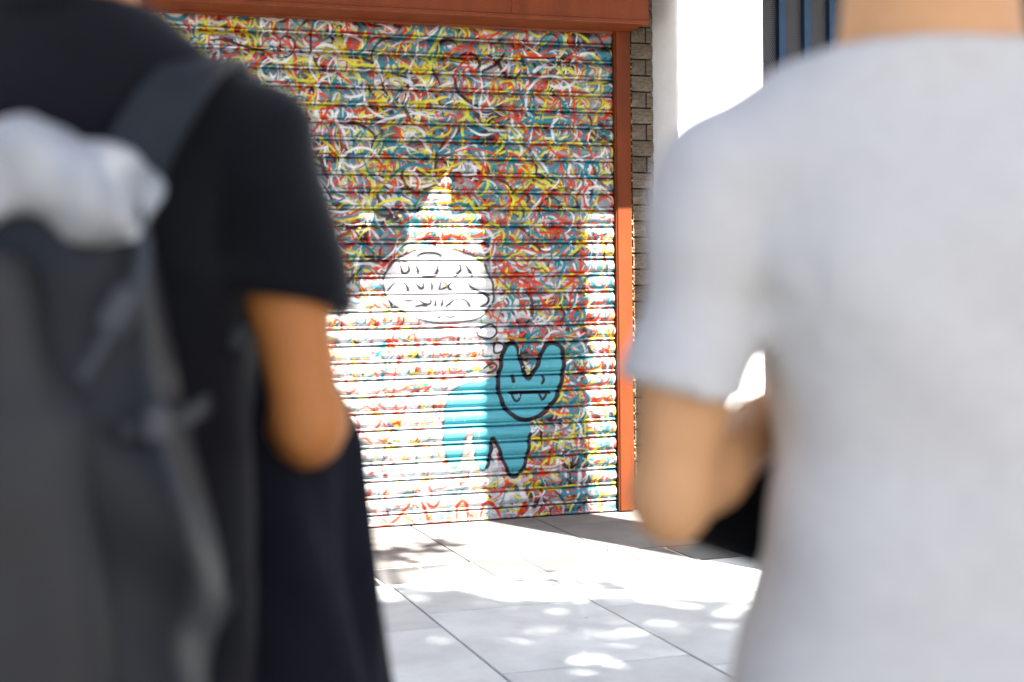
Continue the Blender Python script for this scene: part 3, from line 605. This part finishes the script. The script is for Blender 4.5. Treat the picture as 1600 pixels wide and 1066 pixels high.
def make_person(loc, rz, spec, label):
    root = empty('person', loc, rz); tag(root, label, 'person'); s = spec; skin = s['skin']
    hc, nk = s['head'], s['neck']
    def arm(P, side, grow=0.0, upto='wrist'):
        sh_, el, wr = s['arms'][side]; md = np.array(sh_) * 0.42 + np.array(el) * 0.58; d = smin(seg(P, sh_, md, 0.040 * s['arm'], 0.0415 * s['arm']), seg(P, md, el, 0.0415 * s['arm'], s['elb']), 0.01)
        if upto == 'wrist':
            mid = np.array(el) * 0.72 + np.array(wr) * 0.28
            d = smin(d, ell(P, el, (s['elb'] * 1.04,) * 3), 0.01)
            d = smin(d, ell(P, np.array(el) + (0, -0.014, -0.016), (0.017, 0.018, 0.022)), 0.02)
            d = smin(d, seg(P, el, mid, s['elb'] * 1.02, s['elb'] * 1.12), 0.015); d = smin(d, seg(P, mid, wr, s['elb'] * 1.12, 0.026), 0.02)
        return d
    def body(P):
        t = np.array(s['torso']); t[:, 1:3] -= 0.014
        d = column(P, t); d = smin(d, head_field(P, hc, nk), 0.03)
        for k in (0, 1): d = smin(d, arm(P, k), 0.012)
        for sx in (-1, 1):
            d = smin(d, seg(P, (sx * 0.085, s['hipy'], 0.84), (sx * 0.10, 0.02, 0.50), 0.070, 0.050), 0.02)
            d = smin(d, seg(P, (sx * 0.10, 0.02, 0.50), (sx * 0.105, -0.01, 0.09), 0.052, 0.036), 0.02)
        return d
    xm = s['ext']
    V, Q = snet(body, (-xm, -0.22, 0.05), (xm, 0.42, hc[2] + 0.16), 0.0105); vs, qs = [V], [Q]; off = len(V)
    for k in (0, 1):
        wr = np.array(s['arms'][k][2]); el = np.array(s['arms'][k][1]); d = wr - el; S = hand_parts(wr, s['hand'][k][0], s['hand'][k][1], s['hand'][k][2], thumb=s['hand'][k][3])
        S = [(wr - unit(d) * 0.05, wr, 0.0315, 0.0265)] + S; pts = np.array([p for q in S for p in q[:2]])
        hv, hq = snet(lambda P: hand_field(P, S), pts.min(0) - 0.05, pts.max(0) + 0.05, 0.0038); vs.append(hv); qs.append(hq + off); off += len(hv)
    np_mesh('body', np.concatenate(vs), np.concatenate(qs), M[skin], root)
    # t-shirt
    def tee(P):
        d = column(P, s['torso']); Lx = s['slope']
        for k in (0, 1):
            sg = (-1, 1)[k]; sh_, el, wr = [np.array(q, float) for q in s['arms'][k]]
            d = smin(d, seg(P, (sg * 0.058, nk[1] - 0.005, Lx[0]), (sg * Lx[2], sh_[1] - 0.005, Lx[1]), 0.050, 0.046), 0.05)
            ax = unit(el - sh_); ln = s['sleeve']; tilt = unit(ax + np.array((sg * s['tilt'], 0, 0)))
            e = seg(P, sh_, sh_ + ax * (ln + 0.08), s['shr'], s['cuff']); e = np.maximum(e, ((P - (sh_ + ax * ln)) @ tilt.astype(np.float32)))
            d = smin(d, e, 0.011)
        d = d + fold(P, 0.0036, (26, 9, 15), s['ph']) * np.clip((1.42 - P[..., 2]) / 0.1, 0, 1) + fold(P, 0.0022, (15, 4, -36), s['ph'] + 2)
        for k in (0, 1):
            sg = (-1, 1)[k]; q = P - np.array((sg * 0.14, 0, s['arms'][k][0][2] - 0.11), np.float32); r2 = (q ** 2).sum(-1)
            d = d + 0.0035 * np.exp(-r2 / 0.010) * np.sin(np.arctan2(q[..., 2], q[..., 0] * sg + 0.03) * 5 + 1.0) * np.clip(r2 / 0.002, 0, 1)
        d = np.maximum(d, (P[..., 2] - nk[2]) - 0.18 * (P[..., 1] * -1.0) * 1.0 - 0.012)
        return np.maximum(d, s['hem'] + 0.02 * np.sin(P[..., 0] * 9) - P[..., 2])
    solid('t_shirt', tee, (-xm, -0.24, s['hem'] - 0.04), (xm, 0.24, nk[2] + 0.06), 0.0085, s['tee'], root)
    def collar(P):
        q = P - np.array(nk, np.float32) - np.array((0, 0.0, -0.004), np.float32); q = q + np.array((0, 0, 1), np.float32) * (q[..., 1:2] * -0.18 * -1.0) * 1.0
        k = np.sqrt((q[..., 0] / 1.0) ** 2 + (q[..., 1] * 1.05) ** 2) - 0.079
        return np.sqrt(k ** 2 + (q[..., 2] * 0.55) ** 2) - 0.0085
    solid('collar', collar, (-0.12, nk[1] - 0.13, nk[2] - 0.07), (0.12, nk[1] + 0.13, nk[2] + 0.06), 0.005, s['tee'], root)
    def pants(P):
        d = column(P, [(0.80, 0.155, 0.11, 0, s['hipy']), (0.92, 0.150, 0.108, 0, s['hipy']), (1.02, 0.125, 0.10, 0, s['hipy'])])
        for sx in (-1, 1):
            d = smin(d, seg(P, (sx * 0.088, s['hipy'], 0.80), (sx * 0.10, 0.02, 0.50), 0.088, 0.070), 0.03); d = smin(d, seg(P, (sx * 0.10, 0.02, 0.50), (sx * 0.105, -0.01, 0.03), 0.070, 0.062), 0.02)
        d = d + fold(P, 0.004, (9, 6, 31), 1.0)
        return np.maximum(np.maximum(d, 0.035 - P[..., 2]), P[..., 2] - 0.96)
    solid('trousers', pants, (-0.26, -0.2, 0.0), (0.26, 0.24, 1.03), 0.014, 'jeans', root)
    for sx in (-1, 1):
        c = sx * 0.108
        f = lambda P: np.maximum(smin(ell(P, (c, 0.02, 0.045), (0.048, 0.09, 0.06)), ell(P, (c + sx * 0.006, 0.11, 0.03), (0.047, 0.085, 0.045)), 0.03), 0.016 - P[..., 2])
        o = solid('shoe', f, (c - 0.08, -0.1, 0), (c + 0.08, 0.22, 0.12), 0.008, 'shoe', root)
        f2 = lambda P: np.maximum(np.maximum(smin(ell(P, (c, 0.02, 0.02), (0.051, 0.094, 0.06)), ell(P, (c + sx * 0.006, 0.11, 0.02), (0.05, 0.09, 0.05)), 0.03), P[..., 2] - 0.022), 0.0015 - P[..., 2])
        solid('sole', f2, (c - 0.08, -0.1, -0.012), (c + 0.08, 0.22, 0.05), 0.0065, 'sole', o)
        hcv = np.array(hc); e = lambda P: ell(P, hcv + (sx * 0.031, 0.084, 0.008), (0.012, 0.012, 0.012)); solid('eye', e, hcv + (sx * 0.031 - .02, 0.06, -0.01), hcv + (sx * 0.031 + .02, 0.105, 0.03), 0.003, 'eye', root)
    hcv = np.array(hc, np.float32)
    def hair(P):
        q = P - hcv; d = ell(P, hcv + np.array((0, -0.018, 0.036), np.float32), (0.084, 0.102, 0.098)) + fold(P, 0.003, (90, 60, 40), 0.5)
        d = np.maximum(d, (q[..., 1] - 0.045) - 0.5 * (q[..., 2] - 0.05)); return np.maximum(d, -(q[..., 2] + s['nape'] + 0.4 * q[..., 1] * -1 * -1) )
    solid('hair', hair, hcv - (0.11, 0.14, 0.12), hcv + (0.11, 0.12, 0.16), 0.007, 'hair', root)
    return root
RZ = -YAW
def at(depth, off): return (math.sin(YAW) * depth + math.cos(YAW) * off, math.cos(YAW) * depth - math.sin(YAW) * off, 0)
# person on the right: grey t-shirt, forearms crossed over a phone
GREY_P = dict(skin='skin_r', tee='tee_grey', head=(0.01, 0.045, 1.665), neck=(0.0, 0.0, 1.468), arm=0.98, elb=0.0300, shr=0.053, ext=0.40, hipy=0.0, hem=0.83, sleeve=0.178, cuff=0.0505, tilt=0.12, ph=0.3, slope=(1.462, 1.400, 0.168), nape=0.055,
    arms=[((-0.172, 0.0, 1.393), (-0.218, -0.02, 1.132), (-0.094, 0.150, 1.186)), ((0.178, 0.0, 1.398), (0.215, -0.02, 1.10), (0.020, 0.152, 1.072))],
    hand=[((0.85, 0.3, 0.15), (-0.1, -0.1, 0.9), (0.35, 0.4, 0.4, 0.45), (0.4, 0.3)), ((-0.95, -0.02, 0.0), (0.0, -0.2, 1.0), (0.25, 0.22, 0.25, 0.3), (-0.5, -0.4))],
    torso=[(0.80, 0.176, 0.128, 0, 0.0), (0.93, 0.172, 0.128, 0, 0.0), (1.00, 0.160, 0.124, 0, 0.0), (1.08, 0.134, 0.116, 0, 0.002), (1.16, 0.127, 0.112, 0, 0.004), (1.25, 0.138, 0.116, 0, 0.004), (1.33, 0.160, 0.118, 0, 0.002), (1.40, 0.150, 0.104, 0, 0.0), (1.455, 0.108, 0.084, 0, 0.0), (1.50, 0.083, 0.079, 0, 0.0), (1.54, 0.078, 0.074, 0, 0.0)])
gp = make_person(at(1.17, 0.345), RZ, GREY_P, 'person in a pale grey t-shirt with forearms crossed, seen from behind')
# person on the left: black t-shirt, backpack, jacket over the forearm
BLACK_P = dict(skin='skin_l', tee='tee_black', head=(0.0, 0.05, 1.735), neck=(0.0, 0.01, 1.555), arm=0.92, elb=0.0315, shr=0.054, ext=0.40, hipy=0.0, hem=0.84, sleeve=0.155, cuff=0.062, tilt=-0.45, ph=1.9, slope=(1.524, 1.460, 0.168), nape=0.05,
    arms=[((-0.182, 0.0, 1.452), (-0.235, -0.03, 1.15), (-0.2, 0.16, 1.06)), ((0.188, 0.0, 1.446), (0.236, -0.03, 1.182), (0.186, 0.200, 1.135))],
    hand=[((0.1, 0.8, -0.4), (0.5, 0, 0.8), 0.5, (0.5, 0.5)), ((-0.35, 0.9, -0.1), (-0.2, 0, 1), 0.55, (0.5, 0.5))],
    torso=[(0.82, 0.180, 0.130, 0, 0.0), (0.95, 0.178, 0.130, 0, 0.0), (1.05, 0.168, 0.124, 0, 0.0), (1.15, 0.176, 0.120, 0, 0.004), (1.28, 0.174, 0.124, 0, 0.004), (1.38, 0.176, 0.122, 0, 0.002), (1.46, 0.160, 0.106, 0, 0.0), (1.52, 0.112, 0.086, 0, 0.004), (1.565, 0.083, 0.078, 0, 0.01), (1.60, 0.078, 0.074, 0, 0.01)])
bp_ = make_person(at(1.35, -0.425), RZ, BLACK_P, 'person in a black t-shirt wearing a backpack, seen from behind')

# phone in the right hand of the person in grey
ph = empty('phone', at(1.262, 0.345 - 0.149), RZ); ph.location.z = 1.112; ph.rotation_euler = (math.radians(-28), math.radians(20), RZ + 0.1)
tag(ph, 'dark phone held below the crossed forearm of the person in grey', 'phone')
MB().box(-0.034, 0.034, -0.004, 0.006, -0.053, 0.053, 0.0035).build('case', M['phone_case'], ph)
MB().box(-0.031, 0.031, -0.0055, -0.0042, -0.049, 0.049).build('screen', M['phone'], ph)

# backpack
bag = empty('backpack', at(1.35, -0.425), RZ); tag(bag, 'charcoal roll top backpack with pale grey lid on the person in black', 'backpack')
YB = -0.205
def bag_f(P):
    d = column(P, [(0.90, 0.165, 0.075, 0.0, YB), (0.94, 0.180, 0.092, 0.0, YB), (1.05, 0.178, 0.094, 0, YB), (1.2, 0.162, 0.090, 0, YB), (1.32, 0.145, 0.078, 0, YB), (1.385, 0.130, 0.066, 0, YB + .005)], 3.2)
    return d + fold(P, 0.0045, (14, 3, 24), 0.4)
solid('bag_body', bag_f, (-0.23, -0.33, 0.86), (0.23, -0.08, 1.45), 0.008, 'bag_side', bag)
def pocket(P):
    q = P.copy(); q[..., 0] = q[..., 0] - 0.05 * (1.15 - q[..., 2])
    return smin(rbox(q, (-0.02, YB - 0.085, 1.07), (0.135, 0.036, 0.155), 0.034), rbox(q, (-0.03, YB - 0.08, 1.24), (0.11, 0.028, 0.10), 0.026), 0.05) + fold(P, 0.004, (18, 4, 22), 1.4)
solid('pocket', pocket, (-0.24, -0.38, 0.86), (0.24, -0.2, 1.40), 0.008, 'bag', bag)
def lid(P):
    a = math.radians(24); rot = ((math.cos(a), 0, math.sin(a)), (0, 1, 0), (-math.sin(a), 0, math.cos(a)))
    d = rbox(P, (-0.060, YB - 0.004, 1.384), (0.115, 0.084, 0.034), 0.032)
    d = smin(d, rbox(P, (0.076, YB - 0.008, 1.392), (0.060, 0.082, 0.040), 0.038, rot), 0.018)
    d = smin(d, ell(P, (0.106, YB - 0.022, 1.366), (0.028, 0.07, 0.034)), 0.02)
    return d + fold(P, 0.0045, (42, 10, 30), 0.2) + fold(P, 0.003, (95, 45, -60), 1.2)
solid('lid', lid, (-0.24, -0.36, 1.30), (0.24, -0.06, 1.50), 0.007, 'lid', bag)
def ribbon(name, pts, wd, th, m, parent, side=(1, 0, 0)):
    P = spline(pts, 6); f = lambda G: np.minimum.reduce([seg(G, P[i], P[i + 1], th) for i in range(len(P) - 1)])
    V = []; F = []
    sd = Vector(side)
    for i, p in enumerate(P):
        t = Vector(P[min(i + 1, len(P) - 1)] - P[max(i - 1, 0)]).normalized(); s_ = (sd - t * sd.dot(t)).normalized(); n_ = t.cross(s_)
        for u, v in ((-1, -1), (1, -1), (1, 1), (-1, 1)): V.append(tuple(Vector(p) + s_ * u * wd / 2 + n_ * v * th / 2))
    for i in range(len(P) - 1):
        for k in range(4): a, b = i * 4 + k, i * 4 + (k + 1) % 4; F.append((a, b, b + 4, a + 4))
    F += [(3, 2, 1, 0), tuple(len(V) - 4 + k for k in range(4))]
    return mesh_obj(name, V, F, M[m], parent)
for sx in (-1, 1):
    ribbon('shoulder_strap', [(sx * 0.085, -0.135, 1.35), (sx * 0.105, -0.126, 1.42), (sx * 0.135, -0.085, 1.488), (sx * 0.148, -0.02, 1.517), (sx * 0.15, 0.05, 1.50), (sx * 0.148, 0.115, 1.43), (sx * 0.146, 0.142, 1.32), (sx * 0.145, 0.13, 1.20)], 0.058, 0.007, 'strap', bag)
    ribbon('webbing', [(sx * 0.145, 0.13, 1.20), (sx * 0.165, 0.05, 1.10), (sx * 0.168, -0.03, 1.04), (sx * 0.15, -0.11, 1.0)], 0.024, 0.004, 'bag_side', bag, (0, 0, 1))
    st = ribbon('side_strap', [(sx * 0.142, YB - 0.05, 1.345), (sx * 0.145, YB - 0.075, 1.315), (sx * 0.128, YB - 0.098, 1.275), (sx * 0.110, YB - 0.108, 1.240)], 0.015, 0.005, 'webbing', bag, (0.6, -0.6, 0.3))
    o = MB().box(-0.011, 0.011, -0.005, 0.005, -0.018, 0.018, 0.003).build('buckle', M['buckle'], st); o.location = (sx * 0.136, YB - 0.095, 1.290); o.rotation_euler = (0, sx * 0.55, 0)
    st = ribbon('side_strap', [(sx * 0.130, YB - 0.09, 1.20), (sx * 0.166, YB - 0.05, 1.205), (sx * 0.168, YB + 0.05, 1.21)], 0.016, 0.005, 'strap', bag, (0, 0, 1))
    o = MB().box(-0.009, 0.009, -0.005, 0.005, -0.014, 0.014, 0.003).build('buckle', M['buckle'], st); o.location = (sx * 0.156, YB - 0.075, 1.204); o.rotation_euler = (0, 0, sx * 0.6)

for sx in (-1, 1):
    o = MB().box(-0.008, 0.008, -0.004, 0.004, -0.013, 0.013, 0.002).build('adjuster', M['strap'], bag); o.location = (sx * 0.176, -0.055, 1.262); o.rotation_euler = (0, sx * 0.5, sx * 0.4)
# jacket over the right forearm of the person in black
jk = empty('jacket', at(1.35, -0.425), RZ); tag(jk, 'black jacket hanging over the bent forearm of the person in black', 'jacket')
def jacket(P):
    q = P.copy(); z = P[..., 2]; q[..., 0] = q[..., 0] + 0.010 * np.sin(P[..., 1] * 40 + z * 5) + 0.004 * np.sin(P[..., 1] * 95)
    d = column(q, [(0.60, 0.100, 0.135, 0.215, 0.115), (0.72, 0.100, 0.13, 0.208, 0.115), (0.9, 0.092, 0.125, 0.190, 0.115), (1.05, 0.076, 0.115, 0.192, 0.115), (1.15, 0.064, 0.105, 0.194, 0.115), (1.18, 0.060, 0.098, 0.185, 0.115), (1.24, 0.046, 0.085, 0.166, 0.115)], 2.2)
    return np.maximum(d, 0.62 + 0.02 * np.sin(P[..., 1] * 22) - z) + fold(P, 0.004, (20, 34, 6), 0.6)
solid('cloth', jacket, (0.05, -0.1, 0.55), (0.40, 0.33, 1.30), 0.009, 'jacket', jk)

# ------------------------------------------------------------------ street tree behind the photographer, the dappled shade on the paving is its own
tr = empty('street_tree', (3.1, -1.6, -0.02)); tag(tr, 'leafy street tree standing behind the photographer, shading both people', 'tree')
mb = MB(); T0 = Vector((3.1, -1.6, -0.02))
mb.tube([Vector(p) - T0 for p in ((3.1, -1.6, -0.03), (3.08, -1.58, 0.4), (3.05, -1.6, 2.4), (3.0, -1.7, 4.4), (2.8, -1.6, 6.4))], [0.27, 0.19, 0.17, 0.15, 0.11], 14)
def above(gx, gy, h): k = h / TE; return (gx + SAZ[0] * k, gy + SAZ[1] * k, h)
for e in [above(*v) for v in ((0.5, 1.5, 8.4), (-1.2, 0.5, 8.5), (1.8, 3.2, 9.0), (0.3, 3.8, 8.6), (2.4, 1.2, 8.6), (1.0, 5.0, 8.4), (-1.0, 3.0, 8.8), (3.0, 3.4, 8.8), (1.6, 6.8, 7.1), (2.2, 5.8, 7.1), (0.9, 8.5, 6.6))]:
    a = Vector((2.8, -1.6, 6.35)); b = Vector(e); m1 = a.lerp(b, 0.45) + Vector((0, 0, 0.35))
    mb.tube([a - T0, m1 - T0, b - T0], [0.075, 0.045, 0.012], 8)
    for q in range(5):
        p = m1.lerp(b, 0.2 + 0.16 * q); d = Vector((rng.normal(), rng.normal(), rng.normal() * 0.5)) * 0.7; mb.tube([p - T0, p + d * 0.5 + Vector((0, 0, .05)) - T0, p + d - T0], [0.018, 0.011, 0.004], 5)
mb.build('trunk', M['bark'], tr, True)
LV = []; LF = []
def leaf(p, size):
    d = unit(rng.normal(size=3)); n_ = unit(np.array((rng.normal() * 0.6, rng.normal() * 0.6, 1.0))); s_ = unit(np.cross(n_, d)); d = np.cross(s_, n_)
    b = len(LV); w_ = size * 0.33
    LV.extend([p - d * size * 0.5, p - d * size * 0.05 + s_ * w_ - n_ * size * .05, p + d * size * 0.5, p - d * size * 0.05 - s_ * w_ - n_ * size * .05]); LF.append((b, b + 1, b + 2, b + 3))
def clump(c, r, n, size=0.12):
    for k in range(n):
        q = unit(rng.normal(size=3)) * r * rng.random() ** 0.45; q[2] *= 0.6; leaf(np.array(c) + q, size * (0.7 + 0.6 * rng.random()))
# crown: clumps whose shade falls on the footway round the two people
def above(gx, gy, h): k = h / TE; return (gx + SAZ[0] * k, gy + SAZ[1] * k, h)
for k in range(430):
    gx, gy = rng.uniform(-2.0, 3.6), rng.uniform(-0.9, 6.1)
    lim = 5.85 if gx < 1.75 else 5.85 - (gx - 1.75) * 1.15
    if gy > lim: continue
    h = rng.uniform(7.0, 9.8) if gy < lim - 0.8 else rng.uniform(10, 13); clump(above(gx, gy, h), rng.uniform(0.35, 0.6), 60, 0.17)
for gx, gy, r, n in ((1.55, 6.85, 0.26, 42), (1.8, 6.95, 0.16, 18), (1.95, 7.10, 0.14, 16), (2.35, 5.85, 0.18, 22), (2.15, 6.0, 0.16, 14), (1.3, 7.2, 0.3, 50)):
    clump(above(gx, gy, 7.0), r, n, 0.13)
for x, z, r, n in ((1.25, 1.50, 0.22, 60), (1.6, 1.52, 0.2, 60), (1.85, 1.60, 0.14, 36), (1.0, 1.4, 0.25, 60), (0.7, 1.2, 0.3, 60)):
    h = 6.4; k = (h - z) / TE; clump((x + SAZ[0] * k, 7.69 + SAZ[1] * k, h), r, n, 0.12)
for k in range(60):
    x, y, z = ((0.70, 0.95), (0.02, 1.3))[k % 2] + (1.25,)
    x += rng.normal() * 0.22; y += rng.normal() * 0.18; z += rng.normal() * 0.2; h = rng.uniform(7.2, 9.5); q = (h - z) / TE
    clump((x + SAZ[0] * q, y + SAZ[1] * q, h), 0.4, 50, 0.17)

np_mesh('crown', np.array(LV) - np.array(T0), np.array(LF), M['leaf'], tr, False)
